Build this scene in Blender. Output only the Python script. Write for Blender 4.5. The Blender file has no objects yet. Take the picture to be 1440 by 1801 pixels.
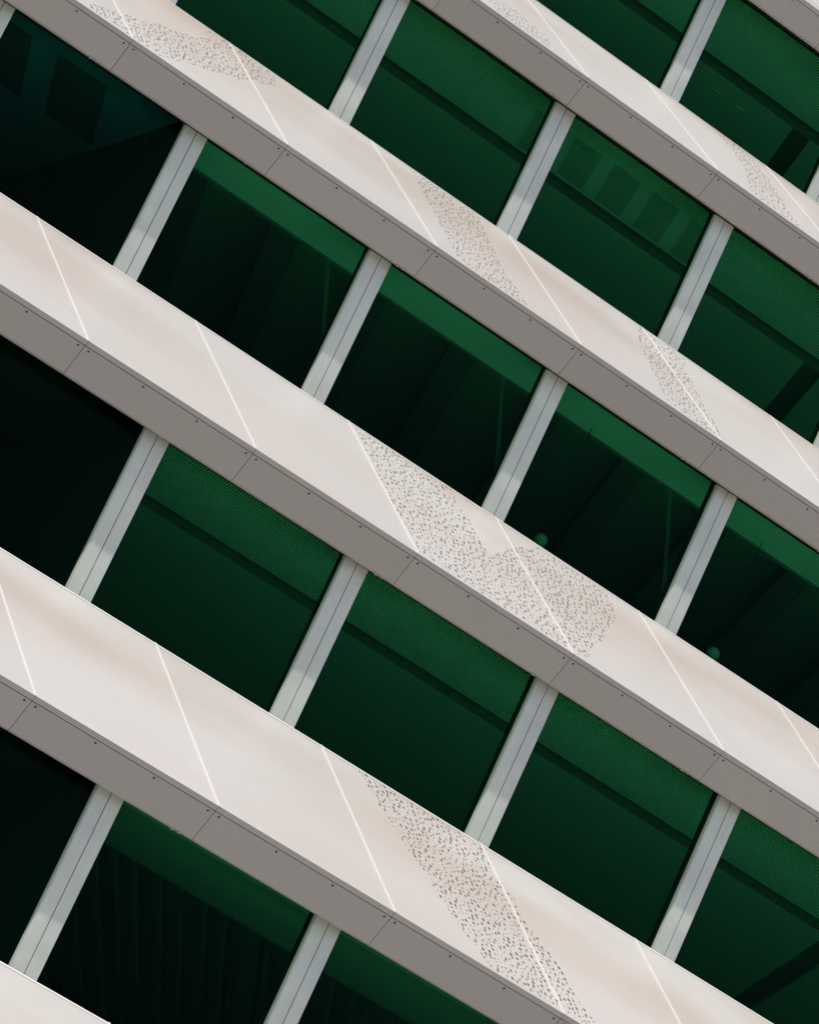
import bpy, math, random
import numpy as np
from mathutils import Matrix, Vector
from mathutils.geometry import delaunay_2d_cdt

scene = bpy.context.scene
C = scene.collection

# ------------------------------------------------------------------ camera
GZ = 21.78                      # height of floor datum 0 above the pavement
cam_d = bpy.data.cameras.new('camera')
cam = bpy.data.objects.new('camera', cam_d)
C.objects.link(cam)
Rr = ((0.76889, -0.49348, 0.40650), (0.50009, 0.06800, -0.86331), (0.39838, 0.86707, 0.29906))
cam.matrix_world = Matrix(((Rr[0][0], -Rr[1][0], -Rr[2][0], -10.912),
                           (Rr[0][1], -Rr[1][1], -Rr[2][1], -42.253),
                           (Rr[0][2], -Rr[1][2], -Rr[2][2], -20.08 + GZ),
                           (0, 0, 0, 1)))
cam_d.sensor_fit = 'HORIZONTAL'
cam_d.sensor_width = 36.0
cam_d.lens = 36.0 * 7844.9 / 1440
cam_d.clip_start = 0.5
cam_d.clip_end = 3000
scene.camera = cam

# ------------------------------------------------------------------ sky and sun
SUN = Vector((-0.36, -0.235, 0.92)).normalized()
world = bpy.data.worlds.new('World')
scene.world = world
world.use_nodes = True
wn = world.node_tree
for n in list(wn.nodes):
    wn.nodes.remove(n)
sky = wn.nodes.new('ShaderNodeTexSky')
sky.sky_type = 'NISHITA'
sky.sun_disc = False
sky.sun_elevation = math.asin(SUN.z)
sky.sun_rotation = math.atan2(SUN.x, SUN.y)
sky.air_density = 1.0
sky.dust_density = 3.0
bg = wn.nodes.new('ShaderNodeBackground')
bg.inputs['Strength'].default_value = 0.10
wo = wn.nodes.new('ShaderNodeOutputWorld')
wn.links.new(sky.outputs[0], bg.inputs[0])
wn.links.new(bg.outputs[0], wo.inputs[0])

sun_d = bpy.data.lights.new('sun', 'SUN')
sun_d.energy = 2.75
sun_d.angle = math.radians(0.53)
sun_d.color = (1.0, 0.948, 0.885)
sun = bpy.data.objects.new('sun', sun_d)
C.objects.link(sun)
sun.rotation_euler = (-SUN).to_track_quat('-Z', 'Y').to_euler()
sun.location = (-30, -30, 80)

scene.view_settings.view_transform = 'Standard'
scene.view_settings.look = 'None'
scene.view_settings.exposure = 0.0
scene.view_settings.gamma = 1.0
scene.view_settings.use_curve_mapping = False
scene.render.engine = 'CYCLES'
scene.cycles.max_bounces = 10
scene.cycles.transparent_max_bounces = 16
scene.cycles.diffuse_bounces = 5

# ------------------------------------------------------------------ helpers
def link(o, parent=None):
    C.objects.link(o)
    if parent is not None:
        o.parent = parent
    return o

def mesh(name, verts, faces, mat):
    me = bpy.data.meshes.new(name)
    me.from_pydata([tuple(v) for v in verts], [], faces)
    me.update()
    if mat is not None:
        me.materials.append(mat)
    return me

def obj(name, me, parent=None, loc=(0, 0, 0)):
    o = bpy.data.objects.new(name, me)
    o.location = loc
    return link(o, parent)

def boxes(lst):
    """axis aligned boxes (x0,x1,y0,y1,z0,z1) -> verts, faces"""
    V, F = [], []
    for x0, x1, y0, y1, z0, z1 in lst:
        b = len(V)
        V += [(x0, y0, z0), (x1, y0, z0), (x1, y1, z0), (x0, y1, z0),
              (x0, y0, z1), (x1, y0, z1), (x1, y1, z1), (x0, y1, z1)]
        F += [(b, b+3, b+2, b+1), (b+4, b+5, b+6, b+7), (b, b+1, b+5, b+4),
              (b+1, b+2, b+6, b+5), (b+2, b+3, b+7, b+6), (b+3, b, b+4, b+7)]
    return V, F

def extrude_x(profile, x0, x1, skew=None):
    """closed (y,z) profile, counter-clockwise seen from -x, extruded along x.
    skew(y,z) gives an extra x for that profile point"""
    n = len(profile)
    sk = [skew(*q) if skew else 0.0 for q in profile]
    V = [(x0 + s, y, z) for (y, z), s in zip(profile, sk)] + [(x1 + s, y, z) for (y, z), s in zip(profile, sk)]
    F = [tuple(range(n)), tuple(reversed(range(n, 2*n)))]
    for i in range(n):
        j = (i + 1) % n
        F.append((i, i + n, j + n, j))
    return V, F

def fix_normals(me):
    import bmesh
    b = bmesh.new(); b.from_mesh(me)
    bmesh.ops.recalc_face_normals(b, faces=b.faces)
    b.to_mesh(me); b.free()
    return me

def bevel(o, w, seg=2):
    m = o.modifiers.new('bevel', 'BEVEL')
    m.width = w; m.segments = seg; m.limit_method = 'ANGLE'; m.angle_limit = math.radians(40)
    return o

# ------------------------------------------------------------------ materials
def new_mat(name):
    m = bpy.data.materials.new(name)
    m.use_nodes = True
    nt = m.node_tree
    for n in list(nt.nodes):
        nt.nodes.remove(n)
    out = nt.nodes.new('ShaderNodeOutputMaterial')
    return m, nt, out

def N(nt, t, **kw):
    n = nt.nodes.new(t)
    for k, v in kw.items():
        setattr(n, k, v)
    return n

def principled(nt, out, rough=0.5, metal=0.0, spec=0.5, color=None):
    p = N(nt, 'ShaderNodeBsdfPrincipled')
    p.inputs['Roughness'].default_value = rough
    p.inputs['Metallic'].default_value = metal
    p.inputs['Specular IOR Level'].default_value = spec
    if color:
        p.inputs['Base Color'].default_value = (*color, 1)
    nt.links.new(p.outputs[0], out.inputs['Surface'])
    return p

def noise_ramp(nt, scale, stretch, stops, detail=4.0, rough=0.55, coord='Position', rot=(0, 0, 0)):
    g = N(nt, 'ShaderNodeNewGeometry')
    mp = N(nt, 'ShaderNodeMapping')
    mp.inputs['Scale'].default_value = stretch
    mp.inputs['Rotation'].default_value = rot
    nt.links.new(g.outputs['Position'], mp.inputs['Vector'])
    no = N(nt, 'ShaderNodeTexNoise')
    no.inputs['Scale'].default_value = scale
    no.inputs['Detail'].default_value = detail
    no.inputs['Roughness'].default_value = rough
    nt.links.new(mp.outputs[0], no.inputs['Vector'])
    r = N(nt, 'ShaderNodeValToRGB')
    els = r.color_ramp.elements
    while len(els) < len(stops):
        els.new(0.5)
    for e, (p, c) in zip(els, stops):
        e.position = p; e.color = (*c, 1)
    nt.links.new(no.outputs[0], r.inputs[0])
    return r, no

def mix_col(nt, a, b, fac, mode='MIX'):
    m = N(nt, 'ShaderNodeMix', data_type='RGBA', blend_type=mode)
    for sock, v in ((m.inputs[6], a), (m.inputs[7], b)):
        if isinstance(v, tuple):
            sock.default_value = (*v, 1)
        else:
            nt.links.new(v, sock)
    if isinstance(fac, (int, float)):
        m.inputs[0].default_value = fac
    else:
        nt.links.new(fac, m.inputs[0])
    return m.outputs[2]

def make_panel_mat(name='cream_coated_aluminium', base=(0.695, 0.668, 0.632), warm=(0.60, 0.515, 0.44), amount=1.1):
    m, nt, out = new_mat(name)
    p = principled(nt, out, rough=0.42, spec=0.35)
    # broad warm tinted patches, drawn out along the facade
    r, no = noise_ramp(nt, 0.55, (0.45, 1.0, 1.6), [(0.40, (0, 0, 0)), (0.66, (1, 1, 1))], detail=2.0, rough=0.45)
    # the warm tint grows stronger towards the head of a panel
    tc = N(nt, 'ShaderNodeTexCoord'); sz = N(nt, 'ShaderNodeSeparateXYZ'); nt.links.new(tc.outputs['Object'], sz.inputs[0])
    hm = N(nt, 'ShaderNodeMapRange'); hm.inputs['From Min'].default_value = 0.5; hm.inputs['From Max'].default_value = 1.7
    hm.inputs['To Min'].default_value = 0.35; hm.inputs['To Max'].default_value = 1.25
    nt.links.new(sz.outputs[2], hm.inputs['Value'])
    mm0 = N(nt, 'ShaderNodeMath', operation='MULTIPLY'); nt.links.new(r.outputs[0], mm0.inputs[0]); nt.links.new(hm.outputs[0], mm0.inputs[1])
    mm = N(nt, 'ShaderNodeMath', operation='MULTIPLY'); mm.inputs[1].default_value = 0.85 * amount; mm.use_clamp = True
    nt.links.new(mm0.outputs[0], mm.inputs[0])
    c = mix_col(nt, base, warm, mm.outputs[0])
    # panel to panel tone
    oi = N(nt, 'ShaderNodeObjectInfo')
    mr = N(nt, 'ShaderNodeMapRange')
    mr.inputs['To Min'].default_value = 0.965; mr.inputs['To Max'].default_value = 1.02
    nt.links.new(oi.outputs['Random'], mr.inputs['Value'])
    comb = N(nt, 'ShaderNodeCombineColor')
    for i in range(3):
        nt.links.new(mr.outputs[0], comb.inputs[i])
    c = mix_col(nt, c, comb.outputs[0], 1.0, 'MULTIPLY')
    # fine grime
    r2, _ = noise_ramp(nt, 9.0, (1, 1, 1), [(0.3, (0.97, 0.97, 0.97)), (0.7, (1, 1, 1))], detail=8)
    c = mix_col(nt, c, r2.outputs[0], 1.0, 'MULTIPLY')
    nt.links.new(c, p.inputs['Base Color'])
    # faint oil canning
    n2 = N(nt, 'ShaderNodeTexNoise'); n2.inputs['Scale'].default_value = 1.6; n2.inputs['Detail'].default_value = 1
    g = N(nt, 'ShaderNodeNewGeometry'); nt.links.new(g.outputs['Position'], n2.inputs['Vector'])
    b = N(nt, 'ShaderNodeBump'); b.inputs['Strength'].default_value = 0.12; b.inputs['Distance'].default_value = 0.03
    nt.links.new(n2.outputs[0], b.inputs['Height']); nt.links.new(b.outputs[0], p.inputs['Normal'])
    return m

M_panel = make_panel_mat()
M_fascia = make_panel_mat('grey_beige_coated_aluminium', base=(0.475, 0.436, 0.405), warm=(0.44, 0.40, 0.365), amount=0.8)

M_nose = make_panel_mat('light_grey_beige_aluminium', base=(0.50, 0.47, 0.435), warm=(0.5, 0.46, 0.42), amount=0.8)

m, nt, out = new_mat('lit_edge_white'); principled(nt, out, 0.4, 0, 0.4, (0.86, 0.845, 0.82)); M_lit_edge = m  # light put into the colour of panel edges and slot glints
m, nt, out = new_mat('dark_cavity'); principled(nt, out, 0.9, 0, 0.1, (0.055, 0.045, 0.038)); M_cavity = m
m, nt, out = new_mat('brown_backing'); p = principled(nt, out, 0.85, 0, 0.1, (0.2, 0.13, 0.08))
r, _ = noise_ramp(nt, 2.6, (1, 1, 1), [(0.42, (0.012, 0.009, 0.007)), (0.68, (0.30, 0.19, 0.11))]); nt.links.new(r.outputs[0], p.inputs['Base Color']); M_backing = m
m, nt, out = new_mat('raw_cut_edge'); principled(nt, out, 0.6, 0, 0.3, (0.38, 0.27, 0.18)); M_edge = m
m, nt, out = new_mat('black_gasket'); principled(nt, out, 0.7, 0, 0.2, (0.012, 0.013, 0.012)); M_gasket = m
m, nt, out = new_mat('screw_steel'); principled(nt, out, 0.6, 0, 0.2, (0.03, 0.028, 0.026)); M_screw = m

# brushed aluminium of the mullions
m, nt, out = new_mat('brushed_aluminium')
p = principled(nt, out, rough=0.45, metal=0.3)
r, _ = noise_ramp(nt, 1.0, (60, 60, 1.2), [(0.25, (0.82, 0.86, 0.745)), (0.75, (0.89, 0.93, 0.82))], detail=6)
r2, _ = noise_ramp(nt, 2.2, (1, 1, 1), [(0.35, (0.86, 0.85, 0.88)), (0.65, (1, 1, 1))], detail=6)
c = mix_col(nt, r.outputs[0], r2.outputs[0], 1.0, 'MULTIPLY')
nt.links.new(c, p.inputs['Base Color'])
r3, _ = noise_ramp(nt, 3.0, (1, 1, 1), [(0.3, (0.34, 0.34, 0.34)), (0.7, (0.5, 0.5, 0.5))])
nt.links.new(r3.outputs[0], p.inputs['Roughness'])
M_mullion = m

def make_glass(name, tint, frit):
    """green tinted pane; tint is the transmission of one face.  frit adds the
    printed dot screen that fades out downwards from the head of the pane."""
    m, nt, out = new_mat(name)
    tr = N(nt, 'ShaderNodeBsdfTransparent'); tr.inputs[0].default_value = (*tint, 1)
    gl = N(nt, 'ShaderNodeBsdfGlossy'); gl.inputs['Roughness'].default_value = 0.02
    gl.inputs['Color'].default_value = (0.45, 0.9, 0.72, 1)
    fr = N(nt, 'ShaderNodeFresnel'); fr.inputs['IOR'].default_value = 1.14
    mx = N(nt, 'ShaderNodeMixShader')
    nt.links.new(fr.outputs[0], mx.inputs[0])
    nt.links.new(tr.outputs[0], mx.inputs[1]); nt.links.new(gl.outputs[0], mx.inputs[2])
    last = mx
    if frit:
        tc = N(nt, 'ShaderNodeTexCoord')
        sx = N(nt, 'ShaderNodeSeparateXYZ'); nt.links.new(tc.outputs['Object'], sx.inputs[0])
        def math_(op, a, b=None, c=None):
            n = N(nt, 'ShaderNodeMath', operation=op)
            for i, v in enumerate((a, b, c)):
                if v is None: continue
                if isinstance(v, (int, float)): n.inputs[i].default_value = v
                else: nt.links.new(v, n.inputs[i])
            return n.outputs[0]
        P = 0.034
        # dots on a staggered grid: the distance to the nearest of two square lattices
        def lat(ox, oz):
            u = math_('SUBTRACT', math_('FRACT', math_('ADD', math_('MULTIPLY', sx.outputs[0], 1 / P), ox)), 0.5)
            w = math_('SUBTRACT', math_('FRACT', math_('ADD', math_('MULTIPLY', sx.outputs[2], 1 / (P * 1.7)), oz)), 0.5)
            w = math_('MULTIPLY', w, 1.7)
            return math_('SQRT', math_('ADD', math_('MULTIPLY', u, u), math_('MULTIPLY', w, w)))
        d = math_('MINIMUM', lat(50.0, 50.0), lat(50.5, 50.5))
        # object z: 0 at the pane head, negative below
        rad = N(nt, 'ShaderNodeMapRange')
        rad.inputs['From Min'].default_value = -1.3; rad.inputs['From Max'].default_value = -0.05
        rad.inputs['To Min'].default_value = 0.06; rad.inputs['To Max'].default_value = 0.27
        nt.links.new(sx.outputs[2], rad.inputs['Value'])
        dot = math_('LESS_THAN', d, rad.outputs[0])
        df = N(nt, 'ShaderNodeBsdfDiffuse'); df.inputs[0].default_value = (0.003, 0.022, 0.008, 1)
        mx2 = N(nt, 'ShaderNodeMixShader')
        dotf = math_('MULTIPLY', dot, 0.55)
        nt.links.new(dotf, mx2.inputs[0]); nt.links.new(last.outputs[0], mx2.inputs[1]); nt.links.new(df.outputs[0], mx2.inputs[2])
        last = mx2
    nt.links.new(last.outputs[0], out.inputs['Surface'])
    return m

T1 = (0.53, 0.945, 0.745)      # per face; a pane has two faces
M_glass = make_glass('green_tinted_glass', T1, False)
M_glass_frit = make_glass('green_tinted_glass_with_dot_screen', T1, True)

def flat(name, col, rough=0.8, spec=0.3):
    m, nt, out = new_mat(name); p = principled(nt, out, rough, 0, spec)
    r, _ = noise_ramp(nt, 3, (1, 1, 1), [(0.3, tuple(c * 0.93 for c in col)), (0.7, col)])
    nt.links.new(r.outputs[0], p.inputs['Base Color'])
    return m

M_ceiling = flat('white_ceiling_board', (0.90, 0.90, 0.87))
M_ceiling_edge = flat('warm_white_plaster', (0.90, 0.86, 0.68))
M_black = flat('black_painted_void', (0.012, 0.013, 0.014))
M_channel = flat('dark_grey_channel', (0.17, 0.17, 0.14))
M_dark = flat('dark_services_grey', (0.13, 0.135, 0.14))
M_floor = flat('grey_floor', (0.34, 0.34, 0.32))
M_ceiling_deep = flat('grey_ceiling_board', (0.80, 0.80, 0.77))
M_grey = flat('mid_grey_soffit', (0.36, 0.37, 0.35))
M_tile = flat('grey_acoustic_tile', (0.55, 0.56, 0.54))
M_dark_slate = flat('dark_slate_tile', (0.03, 0.05, 0.08))
M_slate = flat('slate_blue_ceiling', (0.08, 0.17, 0.32))
M_wall_in = flat('interior_plaster', (0.6, 0.6, 0.57))
M_fin = flat('grey_baffle', (0.2, 0.2, 0.195))
M_concrete = flat('concrete', (0.36, 0.35, 0.33))
m, nt, out = new_mat('opal_glass_globe'); principled(nt, out, 0.12, 0, 0.6, (0.32, 0.32, 0.31)); M_globe = m

m, nt, out = new_mat('pale_stone_paving')
p = principled(nt, out, 0.85, 0, 0.2)
br = N(nt, 'ShaderNodeTexBrick'); br.inputs['Scale'].default_value = 1.0
br.inputs['Color1'].default_value = (0.40, 0.385, 0.36, 1); br.inputs['Color2'].default_value = (0.35, 0.34, 0.32, 1)
br.inputs['Mortar'].default_value = (0.18, 0.175, 0.165, 1); br.inputs['Mortar Size'].default_value = 0.008
br.inputs['Brick Width'].default_value = 0.9; br.inputs['Row Height'].default_value = 0.6
g = N(nt, 'ShaderNodeNewGeometry'); nt.links.new(g.outputs['Position'], br.inputs['Vector'])
nt.links.new(br.outputs[0], p.inputs['Base Color'])
M_paving = m

# ------------------------------------------------------------------ the ground
v, f = boxes([(-900, 900, -900, 900, -0.5, 0.0)])
ground = obj('ground', mesh('ground', v, f, M_paving))
ground['kind'] = 'structure'

# ------------------------------------------------------------------ building dimensions
H = 3.8                        # floor to floor
W = 1.9796                     # cladding module
WM = 2.4249                    # window module
YT, ZT = 2.651, 1.6807         # head of a sloping panel behind / above its nose
YG, ZG = 0.0267, -0.0446       # shadow groove under the nose
YS, ZS = 0.2078, -0.3182       # foot of the fascia
YM = 0.3875                    # face of the mullions
STEP = -2.5927                 # each storey down stands this much further out
TX = -0.104                    # the panel joints rake slightly
SL = math.hypot(YT, ZT)
ROWS = list(range(-2, 6))      # datum of storey r is GZ - H*r
def base(r): return STEP * r, GZ - H * r
def px0(r): return 2.43 + 0.075 * (r - 2)
def mx0(r): return 3.535 + 0.0745 * (r - 1)
PANELS = {-2: (0, 11), -1: (0, 11), 0: (-2, 11), 1: (-3, 10), 2: (-3, 10), 3: (-3, 9), 4: (-3, 9), 5: (-3, 9)}
XL, XR = -6.0, 22.5

b = bpy.data.objects.new('office_building', None)
b.location = (0, 0, 0)
C.objects.link(b)
b['label'] = 'pale office building stepping back floor by floor with slanted white panels and green glass'
b['category'] = 'building'

# ------------------------------------------------------------------ sloping cladding panels
GAP = 0.004
def rake(y, z):
    return TX * max(0.0, min(1.0, y / YT))

def panel_mesh(w):
    # body 30 mm thick under the slope, nose folded down to the groove
    n = (-ZT / SL, YT / SL)     # outward normal in (y,z)
    t = 0.03
    prof = [(0, 0), (0.02, -0.002), (0.055, 0.0),
            (YT - n[0] * 0 + 0.0, ZT - t * 1.1), (YT, ZT)]
    V, F = extrude_x(prof, GAP / 2, w - GAP / 2, rake)
    return fix_normals(mesh('cladding_panel', V, F, M_panel))

plain_panel = panel_mesh(W)

# joint edge: raised strip painted whiter as the sunlit folded edge of the gap
def joint_edge_mesh():
    n = Vector((0, -ZT / SL, YT / SL)); h = 0.007; w = 0.0095
    a = Vector((0, 0, 0)); t = Vector((TX, YT, ZT)); ov = t.normalized() * 0.02
    V = []
    for q in (a, t + ov):
        for dx, hh in ((-w, -0.004), (-w * 0.8, h), (w * 0.8, h), (w, -0.004)):
            V.append(q + Vector((dx, 0, 0)) + n * hh)
    F = [(0, 1, 2, 3), (7, 6, 5, 4)] + [(i, i + 4, (i + 1) % 4 + 4, (i + 1) % 4) for i in range(4)]
    return fix_normals(mesh('lit_joint_edge', V, F, M_lit_edge))
joint_edge = joint_edge_mesh()
V, F = extrude_x([(0, -0.0005), (YG, ZG), (YG + 0.02, ZG + 0.012), (0.02, -0.004)], GAP / 2, W - GAP / 2, rake)
nose = fix_normals(mesh('nose_strip', V, F, M_nose))

# strip along the head of each panel, whiter to paint in its lit edge
def head_mesh():
    n = Vector((0, -ZT / SL, YT / SL)); d = Vector((0, YT, ZT)) / SL
    pr = [d * (SL - 0.03) + n * 0.0015, d * (SL - 0.03) + n * 0.006, d * (SL + 0.006) + n * 0.006, d * (SL + 0.006) - n * 0.03, d * (SL + 0.001) - n * 0.03, d * (SL + 0.001) + n * 0.0015]
    V, F = extrude_x([(q.y, q.z) for q in pr], TX + 0.006, TX + W - 0.006)
    return fix_normals(mesh('lit_head_edge', V, F, M_lit_edge))
head = head_mesh()

# ---- slot patterns, outlined on the slope: (storey, [(x, distance up the slope)])
REG = [
(1, [(1.83,0.24),(1.98,0.43),(2.14,0.62),(2.28,0.67),(2.46,0.97),(2.66,1.16),(2.98,1.58),(3.27,1.86),(3.61,2.24),(3.82,2.60),(3.90,3.07),(4.25,3.08),(4.62,3.08),(4.85,3.07),(4.71,2.52),(4.53,2.24),(4.37,2.11),(4.21,1.82),(4.03,1.61),(3.74,1.31),(3.42,0.89),(3.26,0.76),(2.88,0.28),(2.70,0.11),(2.07,0.11),(1.80,0.07)]),
(1, [(6.77,3.07),(6.77,2.93),(6.75,2.68),(6.76,2.46),(6.72,2.12),(6.69,1.91),(6.76,1.87),(6.68,1.33),(6.68,1.01),(6.64,0.69),(6.61,0.31),(6.64,0.18),(6.72,0.12),(7.04,0.10),(7.41,0.10),(7.56,0.10),(7.61,0.33),(7.57,0.54),(7.53,0.74),(7.53,1.13),(7.56,1.35),(7.57,1.66),(7.59,1.98),(7.65,2.43),(7.66,2.71),(7.69,3.01),(7.60,3.07)]),
(1, [(10.11,3.08),(9.95,2.63),(9.76,1.97),(9.76,1.73),(9.72,1.43),(9.67,1.10),(9.63,0.77),(9.57,0.45),(9.56,0.20),(9.74,0.12),(10.01,0.11),(10.30,0.05),(10.38,0.23),(10.35,0.33),(10.40,0.55),(10.42,0.82),(10.43,1.10),(10.47,1.41),(10.52,1.81),(10.54,1.98),(10.55,2.22),(10.63,2.58),(10.76,3.00),(10.63,3.06),(10.36,3.08)]),
(0, [(6.82,0.61),(6.89,0.14),(7.28,0.14),(7.55,0.12),(7.65,0.10),(7.81,0.53),(7.83,0.84),(7.64,1.04),(7.50,1.16),(7.31,1.25),(7.20,1.31),(6.7,1.6),(6.3,1.9),(6.2,1.6),(6.5,1.0)]),
(0, [(11.17,3.09),(11.19,3.05),(11.21,2.83),(11.23,2.64),(11.26,2.38),(11.24,2.00),(11.23,1.73),(11.02,1.04),(10.77,0.23),(10.91,0.12),(11.24,0.11),(11.51,0.12),(11.56,0.45),(11.56,0.74),(11.66,1.19),(11.71,1.63),(11.76,2.08),(11.79,2.62),(11.76,3.02),(11.67,3.09)]),
(2, [(6.27,3.05),(7.63,3.09),(7.63,2.85),(7.68,2.48),(7.67,1.91),(7.72,1.55),(7.97,1.91),(8.27,2.40),(8.47,2.67),(8.80,3.06),(9.75,3.04),(9.74,2.76),(9.69,2.54),(9.64,2.26),(9.45,1.87),(9.25,1.44),(8.89,0.81),(8.78,0.59),(8.64,0.23),(8.48,0.08),(8.14,0.08),(7.65,0.08),(6.87,0.08),(6.45,0.09),(6.40,1.00),(6.36,2.00)]),
(3, [(6.78,3.09),(7.14,3.08),(7.53,3.09),(7.86,3.09),(8.32,3.09),(8.33,2.97),(8.39,2.45),(8.50,2.20),(8.48,1.73),(8.58,1.50),(8.70,1.15),(8.75,0.84),(8.80,0.54),(8.88,0.22),(8.92,0.06),(8.50,0.06),(8.25,0.08),(7.70,0.06),(7.53,0.10),(7.52,0.35),(7.39,0.55),(7.32,0.80),(7.25,1.09),(7.21,1.38),(7.13,1.58),(7.06,1.85),(6.99,2.12),(6.92,2.47),(6.89,2.70),(6.83,2.96)]),
]
def inside(poly, x, y):
    c = False
    j = len(poly) - 1
    for i in range(len(poly)):
        (xi, yi), (xj, yj) = poly[i], poly[j]
        if (yi > y) != (yj > y) and x < (xj - xi) * (y - yi) / (yj - yi) + xi:
            c = not c
        j = i
    return c

def slot_points(poly, rng, dmin):
    xs = [q[0] for q in poly]; ys = [q[1] for q in poly]
    x0, x1, y0, y1 = min(xs), max(xs), min(ys), max(ys)
    pts = []
    cell = {}
    for _ in range(int((x1 - x0) * (y1 - y0) * 2600)):
        x = rng.uniform(x0, x1); y = rng.uniform(y0, y1)
        if not inside(poly, x, y):
            continue
        a = rng.choice((0.009, 0.013, 0.019, 0.023, 0.027, 0.030))
        bb = a * rng.uniform(0.40, 0.52) + 0.001
        i, j = int(x / 0.08), int(y / 0.08)
        ok = True
        for di in (-1, 0, 1):
            for dj in (-1, 0, 1):
                for (u, w, ua, ub) in cell.get((i + di, j + dj), ()):
                    if abs(u - x) < (ub + bb + 0.008 + dmin * 0.25) and abs(w - y) < (ua + a + 0.008):
                        ok = False; break
                    if math.hypot(u - x, w - y) < dmin * rng.uniform(0.6, 1.35):
                        ok = False; break
                if not ok: break
            if not ok: break
        if ok:
            cell.setdefault((i, j), []).append((x, y, a, bb))
            pts.append((x, y, a, bb))
    return pts

rng = random.Random(7)
slots = {}
for r, poly in REG:
    slots.setdefault(r, []).extend(slot_points(poly, rng, 0.047))

D3 = Vector((0, YT, ZT)) / SL
N3 = Vector((0, -ZT / SL, YT / SL))
def slotted_panel(pts):
    """pts: (x, s, a, b) in panel coordinates. A sheet with real slots cut through."""
    def on(x, s, h=0.0):
        return Vector((x + TX * s / SL, 0, 0)) + D3 * s + N3 * h
    x0, x1 = GAP / 2, W - GAP / 2
    P2 = [(x0, 0.0), (x1, 0.0), (x1, SL), (x0, SL)]
    loops = [[0, 1, 2, 3]]
    holes = []
    for (x, s, a, bb) in pts:
        k = 8
        ids = []
        for i in range(k):
            th = 2 * math.pi * i / k
            taper = 1.0 - 0.35 * math.sin(th)      # tear shape, fuller at the lower end
            ids.append(len(P2))
            P2.append((x + bb * taper * math.cos(th), s + a * math.sin(th)))
        loops.append(ids); holes.append(ids)
    res = delaunay_2d_cdt([Vector(q) for q in P2], [], loops, 3, 1e-6, True)
    ov, _, of, om = res[0], res[1], res[2], res[3]
    T = 0.005
    V = [on(q.x, q.y) for q in ov]
    back = {}
    inv = {}
    for i, origs in enumerate(om):
        for oidx in origs:
            inv[oidx] = i
    hole_of = {}
    for h, ids in enumerate(holes):
        for i in ids:
            hole_of[inv[i]] = h
    # leave out the triangles that lie inside a slot (all corners on one slot)
    F = []
    for t in of:
        hs = {hole_of.get(i, -1) for i in t}
        if len(hs) > 1 or -1 in hs:
            F.append(tuple(t))
    nface = len(F)
    for ids in holes:
        ids2 = [inv[i] for i in ids]
        bs = []
        for i in ids2:
            bs.append(len(V)); V.append(V[i] - N3 * T)
        for q in range(len(ids2)):
            w = (q + 1) % len(ids2)
            F.append((ids2[q], bs[q], bs[w], ids2[w]))
    nwall = len(F)
    # folded edges and nose
    c = [len(V) + i for i in range(4)]
    e = [inv[0], inv[1], inv[2], inv[3]]
    V += [on(x0, 0.06, -0.05), on(x1, 0.06, -0.05), on(x1, SL, -0.033), on(x0, SL, -0.033)]
    F += [(e[3], e[2], c[2], c[3]), (e[0], e[3], c[3], c[0]), (e[1], c[1], c[2], e[2])]
    me = mesh('cladding_panel', V, F, M_panel)
    me.materials.append(M_edge)
    for q in range(nface, nwall):
        me.polygons[q].material_index = 1
    # tray behind the slots
    V2 = [on(x0 + .004, 0.07, -0.052), on(x1 - .004, 0.07, -0.052), on(x1 - .004, SL - .004, -0.052), on(x0 + .004, SL - .004, -0.052)]
    tray = mesh('backing_tray', V2, [(0, 1, 2, 3)], M_backing)
    sol = V2 + [q - N3 * 0.01 for q in V2]
    tray = fix_normals(mesh('backing_tray', sol, [(0, 1, 2, 3), (7, 6, 5, 4), (0, 4, 5, 1), (1, 5, 6, 2), (2, 6, 7, 3), (3, 7, 4, 0)], M_backing))
    return me, tray

def glint_mesh(pts, rg):  # raised white dots added to stand in for highlights at the slot rims
    V, F = [], []
    for (x, s, a, bb) in pts:
        if rg.random() > 0.45: continue
        lx = x + rg.uniform(0.014, 0.03) + bb; ls = s - a * rg.uniform(0.3, 1.0)
        if not (0.02 < lx < W - 0.02 and 0.03 < ls < SL - 0.04): continue
        if any(abs(lx - q[0]) < q[3] + 0.006 and abs(ls - q[1]) < q[2] + 0.006 for q in pts): continue
        rad = rg.uniform(0.004, 0.008); k0 = len(V)
        for rr, hh in ((rad, -0.001), (rad * 0.55, 0.0055)):
            for i in range(6):
                th = math.pi * i / 3
                q = Vector((lx + TX * ls / SL + rr * math.cos(th), 0, 0)) + D3 * (ls + rr * math.sin(th)) + N3 * hh
                V.append(q)
        F += [tuple(range(k0 + 6, k0 + 12))] + [(k0 + i, k0 + (i + 1) % 6, k0 + 6 + (i + 1) % 6, k0 + 6 + i) for i in range(6)]
    return mesh('slot_glints', V, F, M_lit_edge) if V else None
srng = random.Random(3)
n_slots = 0
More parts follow.
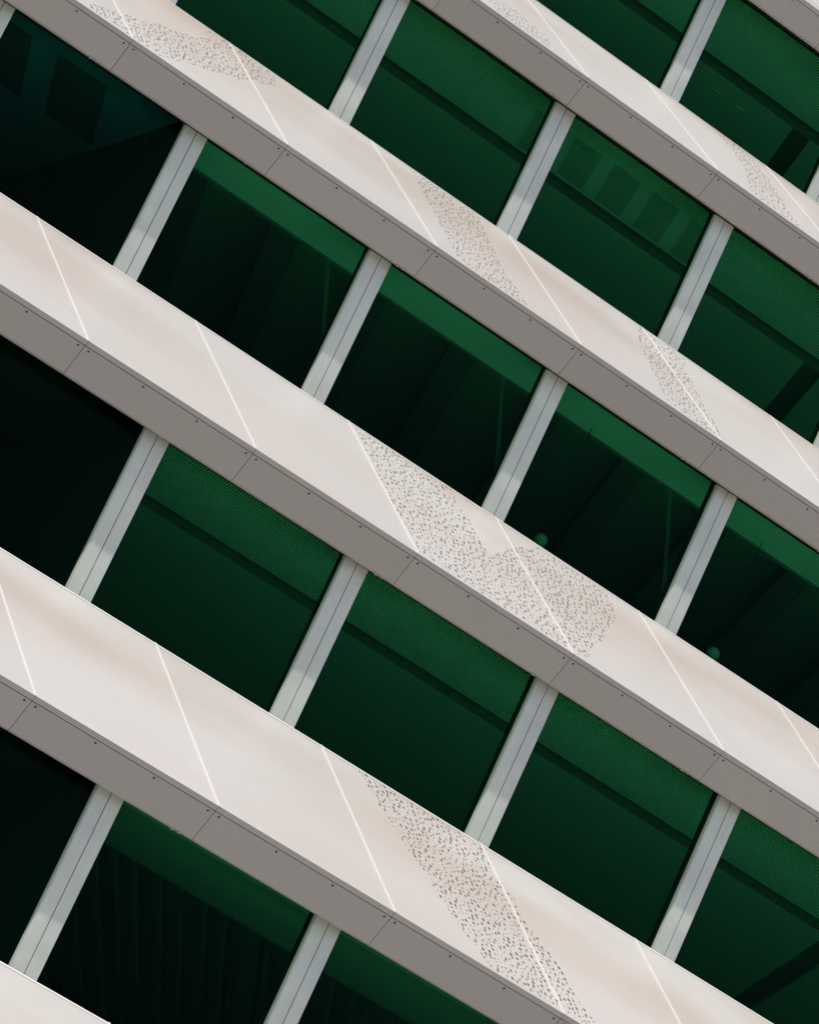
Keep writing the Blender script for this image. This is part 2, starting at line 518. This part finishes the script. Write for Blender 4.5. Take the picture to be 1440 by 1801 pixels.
for r in ROWS:
    yb, zb = base(r)
    i0, i1 = PANELS[r]
    for i in range(i0, i1):
        x = px0(r) + i * W
        mine = []
        for (u, s, a, bb) in slots.get(r, ()):
            lx = u - x - TX * s / SL
            if 0.022 < lx < W - 0.022 and 0.05 < s < SL - 0.05:
                mine.append((lx, s, a, bb))
        if mine:
            n_slots += len(mine)
            me, tray = slotted_panel(mine)
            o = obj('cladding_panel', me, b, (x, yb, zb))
            o['label'] = 'slanted white panel with a leaf shaped patch of small cut slots'
            obj('backing_tray', tray, o)
            st = glint_mesh(mine, srng)
            if st:
                st = obj('slot_glints', st, o); st['kind'] = 'stuff'
        else:
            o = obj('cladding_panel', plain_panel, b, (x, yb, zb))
        obj('lit_joint_edge', joint_edge, o)
        obj('lit_head_edge', head, o)
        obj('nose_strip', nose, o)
print('slots', n_slots)

# ------------------------------------------------------------------ fascia panels below the noses
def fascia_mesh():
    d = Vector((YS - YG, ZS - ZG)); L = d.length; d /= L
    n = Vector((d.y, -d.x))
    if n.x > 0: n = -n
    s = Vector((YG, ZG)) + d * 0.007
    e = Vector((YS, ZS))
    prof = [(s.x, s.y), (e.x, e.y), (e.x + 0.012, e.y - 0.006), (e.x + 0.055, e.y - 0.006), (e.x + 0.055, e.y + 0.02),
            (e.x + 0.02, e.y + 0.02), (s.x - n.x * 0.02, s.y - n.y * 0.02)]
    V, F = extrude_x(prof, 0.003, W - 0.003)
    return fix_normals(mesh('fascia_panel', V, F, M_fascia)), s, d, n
fas_me, fs, fd, fn = fascia_mesh()

def disc_row(xs, off, rad, k=8):
    V, F = [], []
    for x in xs:
        c = Vector((x, fs.x + fd.x * off, fs.y + fd.y * off))
        U = Vector((1, 0, 0)); Wv = Vector((0, fd.x, fd.y)); Nn = Vector((0, fn.x, fn.y))
        b0 = len(V)
        for i in range(k):
            th = 2 * math.pi * i / k
            V.append(c + U * rad * math.cos(th) + Wv * rad * math.sin(th) - Nn * 0.002)
        for i in range(k):
            th = 2 * math.pi * i / k
            V.append(c + U * rad * 0.8 * math.cos(th) + Wv * rad * 0.8 * math.sin(th) + Nn * 0.004)
        F.append(tuple(range(b0 + k, b0 + 2 * k)))
        for i in range(k):
            j = (i + 1) % k
            F.append((b0 + i, b0 + j, b0 + k + j, b0 + k + i))
    return fix_normals(mesh('rivet_heads', V, F, M_screw))
rivets = disc_row([0.06, 0.70, 1.33, 1.92], 0.028, 0.0115)

# little drip clips that poke out under the foot of some fascias
def clip_mesh():
    V, F = boxes([(-0.035, -0.012, YS + 0.002, YS + 0.03, ZS - 0.022, ZS - 0.004), (0.0, 0.02, YS, YS + 0.03, ZS - 0.016, ZS - 0.003),
                  (0.04, 0.055, YS + 0.004, YS + 0.03, ZS - 0.02, ZS - 0.004), (0.075, 0.085, YS, YS + 0.02, ZS - 0.012, ZS - 0.002)])
    return mesh('drip_clip', V, F, M_fascia)
clip = clip_mesh()
for r in ROWS:
    yb, zb = base(r)
    i0, i1 = PANELS[r]
    for i in range(i0, i1):
        x = px0(r) + i * W
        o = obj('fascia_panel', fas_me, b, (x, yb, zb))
        s = obj('rivet_heads', rivets, o); s['kind'] = 'stuff'
        if rng.random() < 0.75:
            obj('drip_clip', clip, o, (W - 0.20 + rng.uniform(-.02, .02), 0, 0))['kind'] = 'stuff'
    # dark carrier behind nose and fascia, closes the joints
    x0 = px0(r) + i0 * W; x1 = px0(r) + i1 * W
    V, F = extrude_x([(0.05, -0.03), (YS + 0.028, ZS + 0.03), (0.40, ZS + 0.03), (0.40, 0.16)], x0, x1)
    obj('carrier_rail', fix_normals(mesh('carrier_rail', V, F, M_gasket)), b, (0, yb, zb))

# ------------------------------------------------------------------ windows
ZH = -0.262                    # under the fascia
ZB = -2.19                     # where the glass meets the sill
YP = YM + 0.065                # glass face
MW = 0.1367                    # half width of a mullion
# two cover plates with a dark groove between them over a dark core
V, F = boxes([(-MW + 0.004, -0.0045, 0, 0.02, ZB, ZH + 0.06)]); plate_l = mesh('cover_plate', V, F, M_mullion)
V, F = boxes([(0.0045, MW - 0.004, 0, 0.02, ZB, ZH + 0.06)]); plate_r = mesh('cover_plate', V, F, M_mullion)
V, F = boxes([(-MW + 0.012, MW - 0.012, 0.014, 0.20, ZB, ZH + 0.06)]); core = mesh('mullion', V, F, M_gasket)
V, F = boxes([(-MW - 0.006, -MW + 0.002, 0.006, 0.06, ZB, ZH + 0.06)]); wing = mesh('side_fin', V, F, M_mullion)
V, F = boxes([(MW - 0.003, WM - MW - 0.004, 0, 0.008, ZB, 0.0)])
pane_b = [(MW - 0.003, WM - MW - 0.010, 0.0, 0.008, ZB - ZH, 0.0)]
V, F = boxes(pane_b)
pane_plain = mesh('window_pane', V, F, M_glass); pane_frit = mesh('window_pane', V, F, M_glass_frit)
V, F = boxes([(MW - 0.003, WM - MW - 0.010, -0.03, 0.05, ZH + 0.002, ZH + 0.04)]); headbar = mesh('window_head', V, F, M_gasket)
MULL = {-2: (0, 8), -1: (0, 8), 0: (-2, 8), 1: (-3, 7), 2: (-3, 7), 3: (-3, 6), 4: (-3, 6), 5: (-3, 6)}
for r in ROWS:
    yb, zb = base(r)
    for i in range(MULL[r][0], MULL[r][1] + 1):
        x = mx0(r) + i * WM
        o = obj('mullion', core, b, (x, yb + YM, zb))
        obj('cover_plate', plate_l, o); obj('cover_plate', plate_r, o)
        obj('side_fin', wing, o)
        if i < MULL[r][1]:
            fr = (r % 2 == 0) if r > -2 else True
            if r == -1: fr = True
            dark_room = (i < 0 and r in (1, 2, 3))
            q = obj('window_pane', pane_frit if (fr and not dark_room) else pane_plain, b, (x, yb + YP, zb + ZH))
            obj('window_head', headbar, b, (x, yb + YP, zb))

# ------------------------------------------------------------------ rooms behind the glass
SK = 0.42                      # the fit-out grid runs off square by this much per metre of depth
DEPTH = 12.0
def quad_prism(pts, z0, z1):
    n = len(pts)
    V = [(x, y, z0) for x, y in pts] + [(x, y, z1) for x, y in pts]
    F = [tuple(reversed(range(n))), tuple(range(n, 2 * n))] + [(i, (i + 1) % n, (i + 1) % n + n, i + n) for i in range(n)]
    return V, F
def skew_bar(x, y0, y1, w, z0, z1, sk=SK):
    return quad_prism([(x, y0), (x + w, y0), (x + w + sk * (y1 - y0), y1), (x + sk * (y1 - y0), y1)], z0, z1)
def join(lst):
    V, F = [], []
    for v, f in lst:
        k = len(V); V += v; F += [tuple(i + k for i in t) for t in f]
    return V, F

for r in ROWS:
    yb, zb = base(r)
    yg = yb + YM + 0.08        # just behind the glass
    xl = mx0(r) + MULL[r][0] * WM - 0.1; xr = mx0(r) + MULL[r][1] * WM + 0.1
    zc = zb - 0.114            # ceiling
    zf = zb - 3.15             # room floor
    def part(name, bx, mat, **kw):
        V, F = boxes(bx); return obj(name, mesh(name, V, F, mat), b)
    part('floor_slab', [(xl, xr, yg, yg + DEPTH, zf - 0.3, zf)], M_floor)
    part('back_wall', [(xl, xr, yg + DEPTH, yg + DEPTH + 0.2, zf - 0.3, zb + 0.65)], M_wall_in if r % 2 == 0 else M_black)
    prof_w = [(yb + 0.42, zb - 0.05), (yb + 0.42, zb + 0.16), (yb + 1.2, zb + 0.64), (yg + DEPTH + 0.2, zb + 0.64), (yg + DEPTH + 0.2, zf - 0.3), (yg, zf - 0.3)]
    for xe in (xl - 0.2, xr):
        V, F = extrude_x(prof_w, xe, xe + 0.2)
        obj('end_wall', fix_normals(mesh('end_wall', V, F, M_wall_in)), b)
    part('bounce_board', [(xl, xr, yg + 0.02, yg + 0.40, zb + ZB - 0.05, zb + ZB - 0.01)], M_ceiling)  # unseen white board added to bounce sunlight up to the ceiling
    part('spandrel_wall', [(xl, xr, yg - 0.10, yg + 0.10, zf, zb + ZB)], M_wall_in)
    part('window_sill', [(xl, xr, yb + STEP + YT + 0.01, yg + 0.0, zb + ZB - 0.03, zb + ZB + 0.004)], M_fascia)
    part('head_wall', [(xl, xr, yg - 0.045, yg + 0.02, zb + ZH + 0.045, zb + 0.16)], M_gasket)
    xp = mx0(r)                # partition at the reference mullion
    xa = xl
    if r in (1, 2, 3):
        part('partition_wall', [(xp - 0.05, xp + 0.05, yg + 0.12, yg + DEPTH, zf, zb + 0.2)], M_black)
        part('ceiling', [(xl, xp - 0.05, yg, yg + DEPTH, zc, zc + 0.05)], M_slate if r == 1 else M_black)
        if r == 1:
            for k in range(3):
                V, F = skew_bar(0.2 + k * 0.95, yg + 0.7, yg + 2.3, 0.62, zc - 0.02, zc - 0.002)
                obj('ceiling_tile', mesh('ceiling_tile', V, F, M_dark_slate), b)
        xa = xp + 0.05
    if r in (1, 3, 5):
        d = {1: 1.22, 3: 2.38, 5: 2.0}[r]
        part('ceiling_edge', [(xa, xr, yg, yg + 0.72, zc - 0.02, zc + 0.05)], M_ceiling_edge if r != 1 else M_ceiling) if r != 3 else part('ceiling_edge', [(xa, xr, yg, yg + 0.72, zc - 0.02, zc + 0.05)], M_tile)
        part('ceiling', [(xa, xr, yg + 0.72, yg + d, zc, zc + 0.05)], M_ceiling if r != 3 else M_grey)
        part('ceiling_upstand', [(xa, xr, yg + d, yg + d + 0.04, zc - 0.03, zc + 0.5)], M_dark)
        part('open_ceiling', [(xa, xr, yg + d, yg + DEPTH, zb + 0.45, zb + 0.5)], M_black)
        x = xa + 0.4
        while x < xr - 4 and r != 3:
            V, F = skew_bar(x, yg + d + 0.1, yg + DEPTH - 0.1, 0.35, zb + 0.05, zb + 0.4)
            obj('ceiling_beam', mesh('ceiling_beam', V, F, M_dark), b)
            x += 1.25
    else:
        d1, d2 = (2.24, 2.60) if r == 2 else (2.0, 2.32)
        part('ceiling_edge', [(xa, xr, yg, yg + 0.66, zc - 0.012, zc + 0.05)], M_ceiling_edge)
        part('ceiling', [(xa, xr, yg + 0.66, yg + d1, zc, zc + 0.05)], M_ceiling)
        ch = [(yg + d1, zc), (yg + d1 + 0.09, zc + 0.05), (yg + d2 - 0.09, zc + 0.05), (yg + d2, zc), (yg + d2, zc + 0.09), (yg + d1, zc + 0.09)]
        V, F = extrude_x(ch, xa, xr)
        obj('ceiling_channel', fix_normals(mesh('ceiling_channel', V, F, M_channel)), b)
        # beyond the channel the ceiling is cut by a raking channel
        xc = {2: 14.2, 0: 13.75, -1: 13.6}.get(r, 14.0)
        ya, yz = yg + d2, yg + DEPTH
        def px(x, y, sk=SK): return x + sk * (y - ya)
        V, F = quad_prism([(xa, ya), (px(xc, ya), ya), (px(xc, yz), yz), (xa, yz)], zc, zc + 0.05)
        obj('ceiling', mesh('ceiling', V, F, M_ceiling_deep), b)
        V, F = quad_prism([(px(xc + 0.3, ya), ya), (xr, ya), (xr, yz) if px(xc + .3, yz) < xr else (xr, yz - .01), (min(px(xc + 0.3, yz), xr - .01), yz)], zc, zc + 0.05)
        obj('ceiling', mesh('ceiling', V, F, M_ceiling_deep), b)
        part('ceiling_void', [(xa, xr, ya, yz, zc + 0.06, zc + 0.08)], M_channel)
    if r == 0:
        for k in range(5):
            V, F = skew_bar(8.35 + k * 0.60, yg + 0.75, yg + 1.9, 0.40, zc - 0.008, zc - 0.002)
            obj('ceiling_tile', mesh('ceiling_tile', V, F, M_tile), b)
    if r == -1:
        for k in range(2):
            V, F = boxes([(12.5 + k * 0.42, 12.66 + k * 0.42, yg + 2.75, yg + 3.05, zc - 0.012, zc - 0.002)])
            obj('light_panel', mesh('light_panel', V, F, M_ceiling_edge), b)
    if r == 3:
        V, F = skew_bar(6.4, yg + 2.6, yg + DEPTH - 0.1, 0.30, zb + 0.2, zb + 0.26, 0.56)
        obj('ceiling_beam', mesh('ceiling_beam', V, F, M_fin), b)
        for k in range(22):
            V, F = skew_bar(3.2 + k * 0.27 + (k * 37 % 7) * 0.012, yg + 2.6, yg + DEPTH - 0.1, 0.045 + (k % 3) * 0.02, zb + 0.18, zb + 0.24, 0.56)
            obj('ceiling_baffle', mesh('ceiling_baffle', V, F, M_fin), b)

# pavement-level storey and roof
yb5, zb5 = base(5)
def part(name, bx, mat):
    V, F = boxes(bx); return obj(name, mesh(name, V, F, mat), b)
part('base_wall', [(XL + 2, 20, yb5 + 0.9, yb5 + 1.2, 0.0, zb5 - 2.2 if zb5 > 2.3 else 0.3)], M_concrete)
ybt, zbt = base(-2)
part('roof', [(2, 22, ybt + 2.4, ybt + 12, zbt + 1.45, zbt + 1.7)], M_concrete)
part('core_wall', [(-5, 21, ybt + 10.2, ybt + 10.6, 0, zbt + 1.4)], M_concrete)

# ------------------------------------------------------------------ loose things in the rooms
def globe_lamp(x, y, z, ztop, label):
    t = bpy.data.objects.new('pendant_lamp', None); t.location = (x, y, z); C.objects.link(t)
    t['label'] = label; t['category'] = 'lamp'; t['group'] = 'globe lamps hanging behind the windows'
    V, F = [], []
    rad, nu, nv = 0.079, 20, 12
    for j in range(1, nv):
        ph = math.pi * j / nv
        for i in range(nu):
            th = 2 * math.pi * i / nu
            V.append((rad * math.sin(ph) * math.cos(th), rad * math.sin(ph) * math.sin(th), rad * math.cos(ph)))
    V += [(0, 0, rad), (0, 0, -rad)]
    T, Bm = len(V) - 2, len(V) - 1
    for j in range(nv - 2):
        for i in range(nu):
            k = (i + 1) % nu
            F.append((j * nu + i, (j + 1) * nu + i, (j + 1) * nu + k, j * nu + k))
    for i in range(nu):
        k = (i + 1) % nu
        F.append((T, i, k)); F.append((Bm, (nv - 2) * nu + k, (nv - 2) * nu + i))
    me = mesh('globe', V, F, M_globe)
    for pl in me.polygons: pl.use_smooth = True
    obj('globe', me, t)
    V, F = boxes([(-0.004, 0.004, -0.004, 0.004, rad - 0.005, ztop - z)])
    obj('rod', mesh('rod', V, F, M_gasket), t)
    V, F = boxes([(-0.04, 0.04, -0.04, 0.04, ztop - z, ztop - z + 0.03)])
    obj('canopy', mesh('canopy', V, F, M_gasket), t)
y1, z1 = base(1)
globe_lamp(9.566, y1 + 1.527, z1 - 1.53, z1 + 0.4, 'pale globe lamp behind the window above the panels with the largest patch of slots')
globe_lamp(12.083, y1 + 1.527, z1 - 1.533, z1 + 0.4, 'pale globe lamp behind the window at the right, above unslotted panels')

def cord(x, y, z0, dz, dx, label):
    V, F = [], []
    for o_ in (0.0, 0.028):
        k = len(V); w = 0.0013
        for (cx, cz) in ((x + o_, z0), (x + o_ + dx, z0 + dz)):
            V += [(cx - w, y - w, cz), (cx + w, y - w, cz), (cx + w, y + w, cz), (cx - w, y + w, cz)]
        F += [(k, k+1, k+2, k+3), (k+7, k+6, k+5, k+4)] + [(k+i, k+4+i, k+4+(i+1) % 4, k+(i+1) % 4) for i in range(4)]
    o = obj('blind_cord', fix_normals(mesh('blind_cord', V, F, M_wall_in)))
    o['label'] = label; o['category'] = 'cord'; o['group'] = 'double cords behind the windows'
for k, wh in ((0, 'the leftmost green topped window of that storey'), (1, 'the window directly above the plain panels'),
              (2, 'the window left of the first globe lamp'), (3, 'the window between the two globe lamps')):
    cord(8.385 - 0.07 + (k - 2) * WM, y1 + 1.527, z1 - 0.19, -1.9, 0.82, 'thin double cord slanting behind ' + wh)
